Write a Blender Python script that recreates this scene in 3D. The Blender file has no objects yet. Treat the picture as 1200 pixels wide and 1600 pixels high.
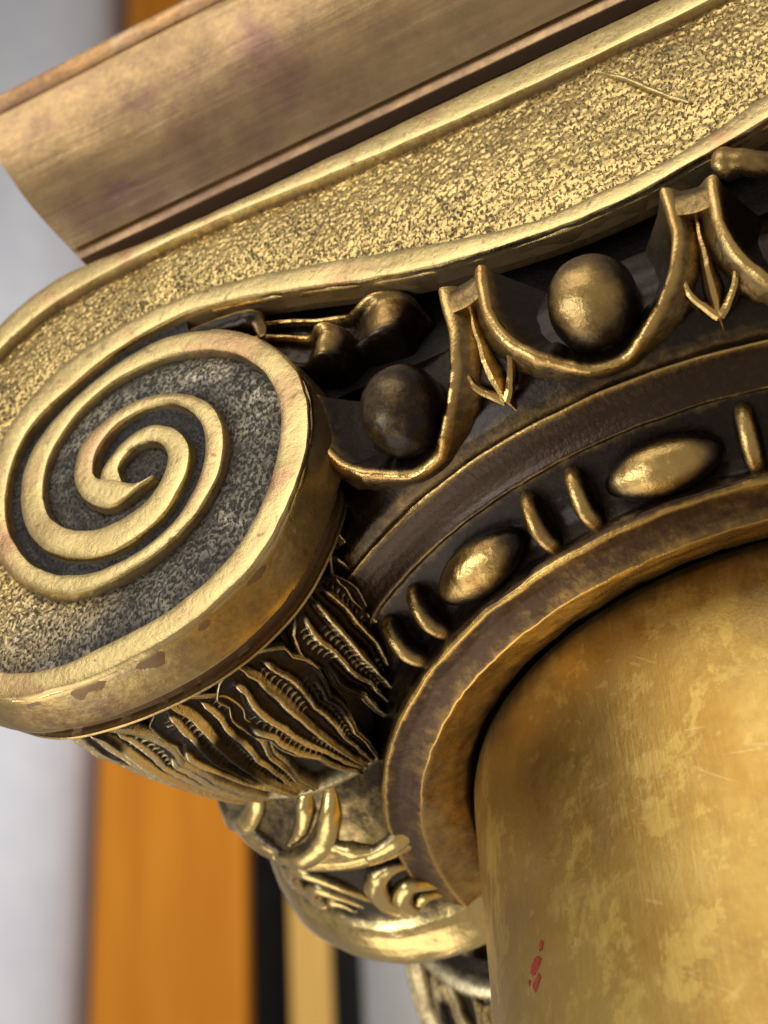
import bpy, math, random
import numpy as np

# ------------------------------------------------------------------ camera, world, lights
S = 0.1                                   # one model unit is the radius of the shaft, 10 cm
sc = bpy.context.scene
col = sc.collection
A = np.array

TH, PH, RO = 0.71673, 0.47261, -0.06460   # pitch up, yaw, roll of the camera
CAM = A([1.29295, -5.13897, -3.50935])
F_H = A([-math.sin(PH), math.cos(PH), 0.0]); C_R = A([math.cos(PH), math.sin(PH), 0.0]); UPZ = A([0, 0, 1.0])
C_F = math.cos(TH) * F_H + math.sin(TH) * UPZ
C_U = -math.sin(TH) * F_H + math.cos(TH) * UPZ
R2 = math.cos(RO) * C_R + math.sin(RO) * C_U
U2 = -math.sin(RO) * C_R + math.cos(RO) * C_U

from mathutils import Matrix, Vector
cam_data = bpy.data.cameras.new('camera')
cam = bpy.data.objects.new('camera', cam_data); col.objects.link(cam)
cam.matrix_world = Matrix(((R2[0], U2[0], -C_F[0], CAM[0] * S), (R2[1], U2[1], -C_F[1], CAM[1] * S),
                           (R2[2], U2[2], -C_F[2], CAM[2] * S), (0, 0, 0, 1)))
cam_data.sensor_fit = 'VERTICAL'; cam_data.sensor_height = 36.0
cam_data.lens = 3644.4 / 1600.0 * 36.0
cam_data.clip_start = 0.01; cam_data.clip_end = 100
cam_data.dof.use_dof = True
cam_data.dof.focus_distance = 5.6 * S
cam_data.dof.aperture_fstop = 16.0
sc.camera = cam

world = bpy.data.worlds.new('World'); sc.world = world; world.use_nodes = True
wbg = world.node_tree.nodes['Background']
wbg.inputs[0].default_value = (1.0, 0.93, 0.84, 1); wbg.inputs[1].default_value = 0.40

def area(name, pos, target, sx, sy, power, color):
    l = bpy.data.lights.new(name, 'AREA'); l.shape = 'RECTANGLE'; l.size = sx * S; l.size_y = sy * S
    l.energy = power; l.color = color
    o = bpy.data.objects.new(name, l); col.objects.link(o)
    p, t = Vector(pos) * S, Vector(target) * S
    o.location = p; o.rotation_euler = (t - p).to_track_quat('-Z', 'Y').to_euler()
    return o
TGT = (-0.5, -1.3, 0.3)
area('ceiling_light', (-2.5, -13.0, 8.0), TGT, 12, 7, 6.2, (1.0, 0.96, 0.90))
area('window_light', (-10.5, -11.0, -4.5), TGT, 6, 9, 10.5, (0.86, 0.93, 1.0))
area('room_light', (-6.0, 12.0, 26.0), (-20, 26, 16), 16, 12, 27.0, (1.0, 0.97, 0.93))

area('low_left_fill', (-9.0, 1.0, -9.0), (-1.2, -0.6, 0.2), 9, 9, 4.4, (1.0, 0.95, 0.88))  # added fill lamp, stands in for light from the unseen floor

sc.view_settings.view_transform = 'Standard'; sc.view_settings.look = 'None'
sc.view_settings.exposure = 0.0; sc.view_settings.gamma = 1.0
sc.view_settings.use_curve_mapping = False

# ------------------------------------------------------------------ noise and mesh helpers
rng = np.random.default_rng(7)
random.seed(7)
def _hash(ix, iy, iz):
    n = (ix.astype(np.int64) * 374761393 + iy.astype(np.int64) * 668265263 + iz.astype(np.int64) * 2147483647) & 0x7fffffff
    n = ((n ^ (n >> 13)) * 1274126177) & 0x7fffffff
    return ((n ^ (n >> 16)) & 0xffff) / 65535.0
def vnoise(P, scale=1.0, seed=0):
    """smooth value noise in 0..1 at points P (N,3)"""
    Q = np.asarray(P, float) * scale + seed * 17.31
    i = np.floor(Q); f = Q - i; f = f * f * (3 - 2 * f)
    x, y, z = i[:, 0], i[:, 1], i[:, 2]
    r = 0
    for dx in (0, 1):
        for dy in (0, 1):
            for dz in (0, 1):
                w = (f[:, 0] if dx else 1 - f[:, 0]) * (f[:, 1] if dy else 1 - f[:, 1]) * (f[:, 2] if dz else 1 - f[:, 2])
                r = r + w * _hash(x + dx, y + dy, z + dz)
    return r
def fnoise(P, scale=1.0, seed=0, oct=3):
    a, s, t = 0.5, 0, 0
    for k in range(oct):
        s = s + a * vnoise(P, scale * 2 ** k, seed + k); t += a; a *= 0.5
    return s / t
def smooth01(x, a, b):
    t = np.clip((np.asarray(x, float) - a) / (b - a), 0, 1); return t * t * (3 - 2 * t)

def tag(o, label=None, cat=None, group=None, kind=None):
    if label: o['label'] = label
    if cat: o['category'] = cat
    if group: o['group'] = group
    if kind: o['kind'] = kind
    return o
def empty(name, loc=(0, 0, 0)):
    o = bpy.data.objects.new(name, None); o.empty_display_size = 0.02; col.objects.link(o)
    o.location = Vector(loc) * S; return o
def build(name, V, Fc, m, parent=None, wear=0.6, smooth=True, sharp=None, cool=None):
    V = np.asarray(V, float)
    me = bpy.data.meshes.new(name)
    me.from_pydata((V * S).tolist(), [], [tuple(int(i) for i in f) for f in Fc])
    me.validate()
    a = me.attributes.new('wear', 'FLOAT', 'POINT')
    w = np.full(len(V), wear, float) if np.isscalar(wear) else np.asarray(wear, float)
    if len(a.data) == len(w): a.data.foreach_set('value', w.astype(np.float32))
    if cool is not None:
        ca = me.attributes.new('cool', 'FLOAT', 'POINT'); ca.data.foreach_set('value', np.asarray(cool, np.float32))
    me.polygons.foreach_set('use_smooth', [smooth] * len(me.polygons))
    if smooth and sharp: me.set_sharp_from_angle(angle=math.radians(sharp))
    me.materials.append(m)
    o = bpy.data.objects.new(name, me); col.objects.link(o)
    if parent is not None: o.parent = parent
    return o
def copy_of(o, parent=None, name=None):
    c = o.copy(); col.objects.link(c)
    c.parent = parent if parent is not None else o.parent
    return c
def grid_faces(nu, nv, cu=False, cv=False, flip=False):
    """faces of an nu x nv vertex grid (index u*nv+v)"""
    F = []
    for i in range(nu if cu else nu - 1):
        i2 = (i + 1) % nu
        for j in range(nv if cv else nv - 1):
            j2 = (j + 1) % nv
            f = (i * nv + j, i2 * nv + j, i2 * nv + j2, i * nv + j2)
            F.append(f[::-1] if flip else f)
    return F
def resample(P, step=None, n=None):
    P = np.asarray(P, float); d = np.sqrt((np.diff(P, axis=0) ** 2).sum(1)); s = np.r_[0, np.cumsum(d)]
    if n is None: n = max(2, int(s[-1] / step) + 1)
    t = np.linspace(0, s[-1], n)
    return np.stack([np.interp(t, s, P[:, k]) for k in range(P.shape[1])], 1)
def spline(P, n=8):
    """Catmull-Rom through the points"""
    P = np.asarray(P, float); Q = np.vstack([2 * P[0] - P[1], P, 2 * P[-1] - P[-2]]); out = []
    for i in range(1, len(Q) - 2):
        a, b, c, d = Q[i - 1:i + 3]
        for t in np.arange(n) / n:
            out.append(0.5 * (2 * b + (c - a) * t + (2 * a - 5 * b + 4 * c - d) * t * t + (3 * b - a - 3 * c + d) * t ** 3))
    out.append(P[-1]); return A(out)
def tube(path, radii, nrm, nseg=14, flat=1.0):
    """a closed tube along a path; nrm = reference normal at each point, flat squashes along it"""
    P = np.asarray(path, float); n = len(P); T = np.gradient(P, axis=0); T /= np.linalg.norm(T, axis=1)[:, None] + 1e-12
    N = np.asarray(nrm, float); N = N if N.ndim == 2 else np.repeat(N[None], n, 0)
    N = N - (N * T).sum(1)[:, None] * T; N /= np.linalg.norm(N, axis=1)[:, None] + 1e-12
    B = np.cross(T, N); r = np.broadcast_to(np.asarray(radii, float), (n,))
    th = np.arange(nseg) / nseg * 2 * math.pi
    V = P[:, None] + r[:, None, None] * (np.cos(th)[None, :, None] * B[:, None] + flat * np.sin(th)[None, :, None] * N[:, None])
    V = V.reshape(-1, 3); F = grid_faces(n, nseg, cv=True)
    V = np.vstack([V, P[0], P[-1]]); k = n * nseg
    for j in range(nseg):
        F.append((k, (j + 1) % nseg, j)); F.append((k + 1, (n - 1) * nseg + j, (n - 1) * nseg + (j + 1) % nseg))
    h = np.tile(np.sin(th), n); return V, F, np.r_[h, 0, 0]

# ------------------------------------------------------------------ materials
def nodes_of(name):
    m = bpy.data.materials.new(name); m.use_nodes = True
    nt = m.node_tree; nt.nodes.clear()
    out = nt.nodes.new('ShaderNodeOutputMaterial'); b = nt.nodes.new('ShaderNodeBsdfPrincipled')
    nt.links.new(b.outputs[0], out.inputs[0])
    return m, nt, b
class G:
    def __init__(s, nt): s.nt = nt
    def n(s, t, **k):
        x = s.nt.nodes.new(t)
        for a, v in k.items(): setattr(x, a, v)
        return x
    def l(s, a, b): s.nt.links.new(a, b)
    def val(s, sock, v):
        if hasattr(v, 'is_output'): s.l(v, sock)
        else: sock.default_value = v
    def math(s, op, a, b=0.0, clamp=False):
        x = s.n('ShaderNodeMath', operation=op, use_clamp=clamp); s.val(x.inputs[0], a); s.val(x.inputs[1], b); return x.outputs[0]
    def mix(s, f, a, b):
        x = s.n('ShaderNodeMix', data_type='RGBA'); s.val(x.inputs[0], f)
        s.val(x.inputs[6], a if hasattr(a, 'is_output') else (*a, 1)); s.val(x.inputs[7], b if hasattr(b, 'is_output') else (*b, 1)); return x.outputs[2]
    def mixf(s, f, a, b):
        x = s.n('ShaderNodeMix', data_type='FLOAT'); s.val(x.inputs[0], f); s.val(x.inputs[2], a); s.val(x.inputs[3], b); return x.outputs[0]
    def coord(s, scale=(1, 1, 1), rnd=True, rot=None):
        tc = s.n('ShaderNodeTexCoord'); mp = s.n('ShaderNodeMapping')
        if rot:
            m0 = s.n('ShaderNodeMapping'); m0.inputs['Rotation'].default_value = rot; s.l(tc.outputs['Object'], m0.inputs[0]); s.l(m0.outputs[0], mp.inputs[0])
        mp.inputs['Scale'].default_value = [v / S for v in scale]
        if not rot: s.l(tc.outputs['Object'], mp.inputs[0])
        if rnd:
            oi = s.n('ShaderNodeObjectInfo'); cx = s.n('ShaderNodeCombineXYZ')
            r = s.math('MULTIPLY', oi.outputs['Random'], 31.0)
            s.l(r, cx.inputs[0]); s.l(r, cx.inputs[2]); s.l(cx.outputs[0], mp.inputs['Location'])
        return mp.outputs[0]
    def noise(s, vec, scale, detail=4, rough=.6, dist=0.0):
        x = s.n('ShaderNodeTexNoise'); s.l(vec, x.inputs['Vector']); x.inputs['Scale'].default_value = scale
        x.inputs['Detail'].default_value = detail; x.inputs['Roughness'].default_value = rough; x.inputs['Distortion'].default_value = dist
        return x.outputs[0]
    def ramp(s, v, a, b, c=0.0, d=1.0, smooth=True):
        x = s.n('ShaderNodeMapRange'); x.interpolation_type = 'SMOOTHSTEP' if smooth else 'LINEAR'
        s.val(x.inputs[0], v); x.inputs[1].default_value = a; x.inputs[2].default_value = b; x.inputs[3].default_value = c; x.inputs[4].default_value = d
        return x.outputs[0]
    def bump(s, h, strength, dist, normal=None):
        x = s.n('ShaderNodeBump'); x.inputs['Strength'].default_value = strength; x.inputs['Distance'].default_value = dist * S
        s.l(h, x.inputs['Height'])
        if normal is not None: s.l(normal, x.inputs['Normal'])
        return x.outputs[0]

def bronze(name, gold, patina, tint=None, rough=(.30, .50), amp=.5, mottle=3.0, grain=(1, 1, 1), grain_scale=60,
           scratch=.25, pits=.0, metal=(.55, 1.0), edge=0.0, spots=.0, coat=0.0, bumps=.35, cool=None, stipple=0.0):
    """worn metal: polished gold where the wear attribute is high, dark patina where it is low, broken up by noise"""
    m, nt, b = nodes_of(name); g = G(nt)
    at = g.n('ShaderNodeAttribute'); at.attribute_name = 'wear'
    co = g.coord(); cg = g.coord(grain)
    big = g.noise(co, mottle, 5, .62, .4); mid = g.noise(co, mottle * 6, 5, .65); fine = g.noise(co, 46, 4, .7)
    w = g.math('ADD', at.outputs['Fac'], g.math('MULTIPLY', g.math('SUBTRACT', big, .5), amp * 1.6))
    w = g.math('ADD', w, g.math('MULTIPLY', g.math('SUBTRACT', mid, .5), amp * 1.3))
    w = g.math('ADD', w, g.math('MULTIPLY', g.math('SUBTRACT', fine, .5), amp * .8))
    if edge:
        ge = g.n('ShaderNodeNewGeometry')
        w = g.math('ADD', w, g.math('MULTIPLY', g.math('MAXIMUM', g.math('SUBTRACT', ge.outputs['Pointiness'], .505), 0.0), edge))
    if stipple:
        pn = g.noise(g.coord((1.15, 1.0, .8), rnd=False), stipple, 2, .5, .35); pit = g.ramp(pn, .365, .475)
        w = g.math('MULTIPLY', w, g.mixf(pit, .36, 1.04))
    f = g.ramp(w, .12, .88)
    c = g.mix(f, patina, gold)
    if cool:
        ac = g.n('ShaderNodeAttribute'); ac.attribute_name = 'cool'; c = g.mix(ac.outputs['Fac'], c, g.mix(f, cool[0], cool[1]))
    if tint:      # slow shift of hue over the surface
        c = g.mix(g.ramp(g.noise(co, mottle * 1.7, 4, .6, .8), .48, .72), c, g.mix(f, patina, tint))
    if spots:
        v = g.noise(co, 30, 3, .55, .6); c = g.mix(g.math('MULTIPLY', g.ramp(v, .62, .70), spots), c, tuple(x * .55 for x in patina))
    gr = g.noise(cg, grain_scale, 5, .65)
    c = g.mix(g.math('MULTIPLY', g.ramp(gr, .45, .75), g.mixf(f, .02, .35)), c, tuple(min(1, x * 1.15) for x in gold))
    g.l(c, b.inputs['Base Color'])
    g.l(g.mixf(f, metal[0], metal[1]), b.inputs['Metallic'])
    ro = g.mixf(f, rough[1], rough[0]); ro = g.math('ADD', ro, g.math('MULTIPLY', g.math('SUBTRACT', mid, .5), .22), True)
    ro = g.math('ADD', ro, g.math('MULTIPLY', g.math('SUBTRACT', gr, .5), .18), True)
    g.l(ro, b.inputs['Roughness'])
    nrm = g.bump(gr, scratch, .012)
    nrm = g.bump(mid, bumps, .02, nrm)
    nrm = g.bump(fine, bumps * .8, .008, nrm)
    if pits:
        vo = g.n('ShaderNodeTexVoronoi'); vo.feature = 'F1'; g.l(co, vo.inputs['Vector']); vo.inputs['Scale'].default_value = 58
        nrm = g.bump(vo.outputs['Distance'], pits, .03, nrm)
    if stipple: nrm = g.bump(pit, .55, .010, nrm)
    g.l(nrm, b.inputs['Normal'])
    if coat: b.inputs['Coat Weight'].default_value = coat; b.inputs['Coat Roughness'].default_value = .25
    return m

PALE = (.66, .53, .25)
M_FILLET = bronze('polished_fillet_brass', (.62, .475, .205), (.25, .155, .07), tint=(.55, .33, .165), rough=(.27, .42), amp=.42, mottle=2.2, scratch=.14, spots=.6, bumps=.035)
M_GROUND = bronze('stippled_channel_brass', (.60, .435, .17), (.065, .043, .020), rough=(.30, .5), amp=.24, mottle=3, scratch=.12, bumps=.10, cool=((.036, .033, .030), (.40, .38, .34)), stipple=112.0)
M_RIM = bronze('brown_rim_bronze', (.60, .42, .16), (.16, .085, .030), tint=(.50, .41, .27), rough=(.24, .38), amp=.6, mottle=2.0, scratch=.15, bumps=.06)
M_ABACUS = bronze('rubbed_abacus_brass', (.46, .31, .145), (.20, .115, .062), tint=(.24, .13, .11), rough=(.20, .32), amp=.62, mottle=1.2, grain=(.06, 1, 1), grain_scale=45, scratch=.08, bumps=.03)
M_ABTOP = bronze('reddish_fillet_bronze', (.58, .34, .14), (.30, .15, .07), tint=(.55, .40, .26), rough=(.28, .4), amp=.7, mottle=3, scratch=.12, bumps=.15, spots=.4)
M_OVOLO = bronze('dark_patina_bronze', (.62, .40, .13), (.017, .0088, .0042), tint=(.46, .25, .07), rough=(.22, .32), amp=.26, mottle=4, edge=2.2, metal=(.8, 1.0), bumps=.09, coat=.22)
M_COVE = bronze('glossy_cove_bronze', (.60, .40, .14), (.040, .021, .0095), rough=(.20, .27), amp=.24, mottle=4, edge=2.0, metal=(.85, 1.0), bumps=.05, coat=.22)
M_RING = bronze('brown_ring_bronze', (.56, .34, .09), (.070, .036, .016), rough=(.25, .34), amp=.55, mottle=3, edge=5.0, metal=(.7, 1), bumps=.07, scratch=.12)
M_LEAF = bronze('tarnished_leaf_bronze', (.82, .66, .36), (.024, .0135, .0065), rough=(.22, .34), amp=.24, mottle=5, edge=3.0, metal=(.8, 1), bumps=.10, coat=.08)
M_BELT = bronze('gilded_belt_bronze', (.72, .52, .20), (.050, .034, .018), rough=(.13, .26), amp=.6, mottle=3, edge=3.0, metal=(.7, 1), bumps=.07, scratch=.10)

# ------------------------------------------------------------------ the capital: volute faces
# spiral edges of the left half of the front face, (x, z) in 1/10000 of a unit, from the centre line inwards to the eye
AO = [1000,13032,720,13029,441,13027,161,13026,-118,13026,-398,13027,-678,13028,-957,13029,-1237,13030,-1516,13030,-1796,13030,-2076,13028,-2355,13026,-2635,13023,-2914,13020,-3194,13016,-3473,13013,-3753,13010,-4033,13007,-4312,13004,-4592,13000,-4871,12997,-5151,12993,-5430,12991,-5710,12988,-5990,12987,-6269,12987,-6549,12987,-6828,12988,-7108,12989,-7388,12991,-7667,12993,-7947,12996,-8226,12999,-8506,13001,-8786,13004,-9065,13007,-9345,13010,-9624,13014,-9904,13019,-10183,13025,-10463,13033,-10742,13042,-11022,13052,-11301,13064,-11580,13076,-11860,13091,-12139,13107,-12418,13126,-12696,13149,-12974,13178,-13252,13214,-13529,13253,-13805,13293,-14083,13326,-14361,13350,-14641,13361,-14920,13353,-15198,13323,-15473,13271,-15743,13201,-16007,13109,-16265,12999,-16518,12881,-16769,12758,-17010,12616,-17235,12451,-17448,12269,-17650,12077,-17846,11877,-18036,11673,-18221,11462,-18399,11247,-18571,11026,-18735,10800,-18893,10569,-19043,10333,-19185,10093,-19320,9848,-19447,9599,-19565,9345,-19676,9089,-19778,8828,-19872,8565,-19956,8298,-20032,8029,-20099,7758,-20157,7484,-20206,7209,-20246,6932,-20276,6654,-20297,6376,-20308,6096,-20310,5817,-20303,5537,-20285,5258,-20258,4980,-20221,4703,-20175,4427,-20119,4153,-20053,3881,-19978,3612,-19893,3346,-19798,3083,-19695,2823,-19581,2567,-19459,2316,-19328,2069,-19187,1828,-19038,1591,-18880,1361,-18713,1136,-18539,918,-18356,706,-18165,502,-17967,305,-17761,116,-17548,-66,-17328,-238,-17102,-402,-16869,-557,-16630,-703,-16387,-840,-16137,-965,-15880,-1076,-15616,-1169,-15346,-1241,-15072,-1295,-14795,-1334,-14518,-1366,-14239,-1393,-13961,-1415,-13681,-1427,-13402,-1431,-13122,-1426,-12843,-1414,-12564,-1395,-12285,-1369,-12008,-1335,-11732,-1292,-11457,-1241,-11184,-1178,-10915,-1103,-10650,-1014,-10389,-914,-10134,-799,-9887,-669,-9647,-525,-9412,-373,-9184,-212,-8968,-35,-8766,159,-8580,367,-8409,588,-8255,822,-8112,1062,-7976,1306,-7847,1554,-7728,1807,-7622,2066,-7529,2329,-7450,2598,-7387,2870,-7338,3145,-7301,3422,-7278,3701,-7271,3980,-7281,4260,-7307,4538,-7349,4815,-7403,5089,-7473,5360,-7558,5626,-7662,5885,-7782,6138,-7915,6383,-8059,6623,-8213,6857,-8376,7084,-8550,7302,-8739,7508,-8940,7702,-9152,7885,-9373,8057,-9602,8216,-9841,8361,-10090,8490,-10344,8605,-10603,8710,-10866,8806,-11133,8887,-11407,8947,-11684,8978,-11964,8983,-12243,8965,-12520,8928,-12794,8875,-13065,8807,-13332,8724,-13595,8628,-13852,8519,-14104,8398,-14350,8265,-14588,8118,-14815,7955,-15030,7776,-15230,7581,-15413,7369,-15576,7143,-15717,6902,-15832,6647,-15914,6380,-15963,6105,-15982,5826,-15982,5546,-15960,5268,-15915,4992,-15848,4720,-15763,4454,-15659,4195,-15536,3944,-15395,3702,-15235,3473,-15056,3259,-14857,3062,-14642,2883,-14415,2721,-14175,2578,-13923,2457,-13660,2361,-13390,2291,-13113,2250,-12834,2249,-12558,2289,-12289,2365,-12027,2464,-11773,2581,-11533,2724,-11322,2906,-11153,3128,-11020,3374,-10903,3628,-10801,3888,-10728,4157,-10702,4435,-10739,4712,-10829,4976,-10958,5224,-11122,5450,-11312,5654,-11527,5833,-11771,5967,-12042,6032,-12320,6022,-12587,5940,-12830,5802,-13042,5621,-13226,5411,-13386,5182,-13464,4918,-13372,4658]
AI = [1000,12062,720,12064,440,12065,159,12067,-121,12069,-401,12072,-681,12076,-962,12080,-1242,12086,-1522,12093,-1802,12101,-2082,12109,-2362,12117,-2642,12124,-2923,12132,-3203,12138,-3483,12144,-3763,12151,-4043,12159,-4323,12170,-4603,12183,-4883,12197,-5163,12213,-5443,12231,-5722,12250,-6002,12272,-6281,12296,-6560,12321,-6839,12348,-7118,12375,-7397,12401,-7676,12427,-7955,12451,-8234,12475,-8514,12498,-8793,12520,-9072,12542,-9352,12564,-9631,12585,-9911,12604,-10191,12622,-10470,12637,-10750,12649,-11030,12658,-11311,12662,-11591,12662,-11871,12657,-12151,12647,-12431,12631,-12711,12612,-12990,12592,-13270,12574,-13550,12559,-13829,12546,-14109,12529,-14388,12502,-14666,12466,-14943,12421,-15217,12364,-15487,12291,-15752,12198,-16010,12088,-16264,11972,-16518,11852,-16765,11720,-16998,11565,-17213,11385,-17410,11186,-17595,10976,-17772,10758,-17942,10535,-18106,10308,-18263,10076,-18412,9839,-18553,9596,-18685,9349,-18808,9098,-18922,8842,-19027,8582,-19123,8318,-19209,8052,-19285,7782,-19351,7510,-19407,7235,-19454,6959,-19489,6681,-19515,6402,-19530,6122,-19534,5842,-19527,5562,-19511,5282,-19483,5003,-19445,4725,-19395,4450,-19335,4176,-19265,3905,-19184,3636,-19092,3372,-18989,3111,-18876,2854,-18753,2603,-18620,2356,-18477,2115,-18324,1881,-18161,1652,-17990,1431,-17808,1217,-17618,1011,-17420,813,-17213,624,-16998,445,-16775,275,-16545,114,-16309,-36,-16065,-173,-15810,-291,-15550,-395,-15286,-490,-15017,-567,-14743,-623,-14465,-660,-14185,-681,-13905,-686,-13625,-676,-13346,-654,-13067,-626,-12789,-594,-12511,-558,-12233,-517,-11956,-474,-11680,-430,-11404,-378,-11132,-311,-10865,-227,-10603,-127,-10351,-5,-10112,141,-9885,305,-9664,478,-9450,658,-9249,853,-9074,1072,-8926,1310,-8789,1554,-8653,1800,-8528,2050,-8423,2310,-8340,2577,-8269,2849,-8206,3122,-8152,3397,-8112,3674,-8088,3953,-8078,4233,-8088,4513,-8114,4792,-8156,5069,-8217,5342,-8300,5610,-8405,5870,-8533,6119,-8677,6360,-8835,6591,-9007,6812,-9193,7021,-9392,7219,-9603,7402,-9828,7569,-10067,7717,-10316,7844,-10572,7960,-10832,8062,-11099,8149,-11370,8218,-11646,8266,-11925,8293,-12205,8301,-12485,8293,-12764,8267,-13040,8219,-13310,8144,-13571,8041,-13822,7917,-14061,7771,-14285,7603,-14490,7413,-14674,7201,-14835,6972,-14976,6730,-15092,6475,-15176,6208,-15225,5932,-15243,5652,-15237,5372,-15206,5094,-15143,4821,-15048,4558,-14922,4307,-14765,4076,-14581,3865,-14373,3677,-14147,3512,-13902,3377,-13639,3280,-13365,3223,-13086,3195,-12806,3193,-12529,3229,-12262,3313,-12016,3447,-11805,3630,-11631,3850,-11494,4094,-11404,4358,-11384,4637,-11449,4908,-11579,5155,-11764,5365,-12009,5496,-12286,5522,-12554,5448,-12769,5272,-12876,5017,-12851,4740,-12741,4483]
BO = [1000,7169,722,7137,444,7115,164,7106,-115,7110,-394,7127,-672,7156,-949,7197,-1224,7248,-1497,7309,-1768,7378,-2037,7452,-2306,7530,-2573,7612,-2840,7695,-3106,7780,-3372,7867,-3636,7958,-3899,8053,-4162,8149,-4424,8246,-4686,8343,-4949,8439,-5212,8534,-5475,8629,-5738,8724,-6001,8819,-6264,8913,-6527,9006,-6791,9098,-7055,9190,-7320,9281,-7584,9372,-7849,9461,-8114,9549,-8381,9634,-8648,9716,-8916,9794,-9186,9868,-9457,9938,-9729,10002,-10002,10060,-10277,10111,-10554,10151,-10832,10180,-11111,10202,-11390,10217,-11669,10227,-11949,10232,-12228,10228,-12508,10214,-12786,10190,-13064,10156,-13340,10114,-13616,10068,-13890,10014,-14162,9948,-14428,9863,-14686,9755,-14933,9625,-15170,9477,-15399,9316,-15618,9143,-15827,8957,-16026,8761,-16217,8557,-16402,8347,-16570,8124,-16705,7880,-16809,7620,-16894,7354,-16964,7083,-17021,6810,-17064,6533,-17090,6255,-17102,5976,-17099,5696,-17079,5417,-17044,5140,-16994,4865,-16927,4594,-16844,4327,-16746,4065,-16632,3810,-16504,3561,-16363,3320,-16212,3085,-16048,2858,-15873,2641,-15684,2434,-15484,2239,-15273,2056,-15052,1885,-14821,1727,-14580,1586,-14325,1471,-14059,1387,-13785,1333,-13507,1305,-13227,1296,-12948,1306,-12670,1334,-12394,1379,-12121,1439,-11852,1516,-11589,1609,-11334,1723,-11091,1861,-10858,2017,-10634,2184,-10428,2372,-10255,2591,-10110,2830,-9978,3077,-9864,3332,-9774,3596,-9714,3869,-9684,4147,-9683,4426,-9705,4705,-9749,4981,-9820,5251,-9923,5511,-10056,5757,-10215,5986,-10400,6196,-10608,6382,-10833,6548,-11071,6695,-11319,6823,-11576,6934,-11840,7025,-12112,7087,-12390,7113,-12670,7102,-12945,7056,-13213,6976,-13468,6863,-13707,6718,-13915,6533,-14073,6303,-14182,6046,-14246,5774,-14266,5495,-14241,5217,-14171,4947,-14062,4690,-13923,4447,-13761,4220,-13576,4010,-13355,3842,-13090,3757,-12812,3765,-12544,3843,-12287,3953,-12030,4062,-11769,4162]
BI = [1000,6514,721,6515,442,6521,164,6533,-114,6553,-392,6581,-668,6616,-945,6655,-1220,6696,-1496,6739,-1771,6783,-2046,6829,-2321,6878,-2595,6929,-2868,6984,-3141,7043,-3412,7106,-3682,7176,-3951,7251,-4218,7330,-4484,7414,-4749,7501,-5013,7591,-5276,7684,-5538,7779,-5800,7876,-6060,7976,-6319,8078,-6578,8181,-6837,8285,-7096,8389,-7356,8491,-7616,8591,-7877,8689,-8139,8784,-8402,8877,-8665,8968,-8930,9057,-9196,9141,-9463,9222,-9731,9299,-9999,9373,-10269,9443,-10542,9502,-10819,9535,-11097,9544,-11376,9541,-11655,9535,-11933,9524,-12211,9500,-12487,9461,-12761,9405,-13031,9336,-13297,9253,-13558,9157,-13816,9050,-14070,8935,-14322,8815,-14570,8688,-14814,8554,-15053,8409,-15286,8257,-15513,8094,-15723,7911,-15905,7700,-16052,7463,-16165,7209,-16251,6944,-16314,6672,-16361,6397,-16392,6120,-16408,5842,-16408,5563,-16391,5285,-16356,5008,-16302,4735,-16227,4466,-16133,4204,-16023,3948,-15901,3697,-15767,3452,-15617,3217,-15445,2998,-15251,2798,-15041,2614,-14822,2442,-14595,2280,-14359,2132,-14110,2007,-13848,1911,-13578,1842,-13303,1799,-13025,1778,-12746,1781,-12469,1812,-12196,1870,-11930,1952,-11672,2056,-11422,2180,-11187,2330,-10979,2515,-10802,2730,-10653,2966,-10529,3215,-10426,3474,-10340,3740,-10276,4011,-10240,4287,-10236,4566,-10267,4843,-10328,5114,-10421,5377,-10544,5627,-10695,5862,-10873,6076,-11076,6267,-11301,6431,-11547,6561,-11813,6645,-12089,6679,-12368,6674,-12643,6633,-12909,6550,-13154,6418,-13360,6232,-13516,6001,-13610,5739,-13643,5463,-13620,5186,-13498,4940,-13268,4785,-13019,4660,-12789,4503,-12567,4334,-12320,4207,-12047,4162,-11769,4184]

def curve(L): return A(L, float).reshape(-1, 2) / 1e4
AO, AI, BO, BI = [resample(curve(L), step=.011) for L in (AO, AI, BO, BI)]
XM = 0.10                       # centre line of the front face
XE, ZE = -1.2305, 0.48          # the eye of the left volute
YF = -1.558                     # plane of the front fillets
capital = tag(empty('ionic_capital'), 'antique bronze column capital with spiral volute, egg and dart band and moulded top', 'capital')

def pair(O, I, win=60):
    """for each point of O the nearest point of I, monotone"""
    j = 0; out = []
    for q in O:
        seg = I[j:j + win]; k = int(np.argmin(((seg - q) ** 2).sum(1))); j += k; out.append(j)
    out = A(out, float)
    k = np.ones(13) / 13; pad = np.r_[np.full(6, out[0]), out, np.full(6, out[-1])]
    out = np.convolve(pad, k, 'valid'); h = min(60, len(out) // 4); out[:h] = np.linspace(0, out[h], h)
    out = np.maximum.accumulate(out); out[-1] = len(I) - 1
    i0 = np.clip(np.floor(out).astype(int), 0, len(I) - 2); f = (out - i0)[:, None]
    return I[i0] * (1 - f) + I[i0 + 1] * f

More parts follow.
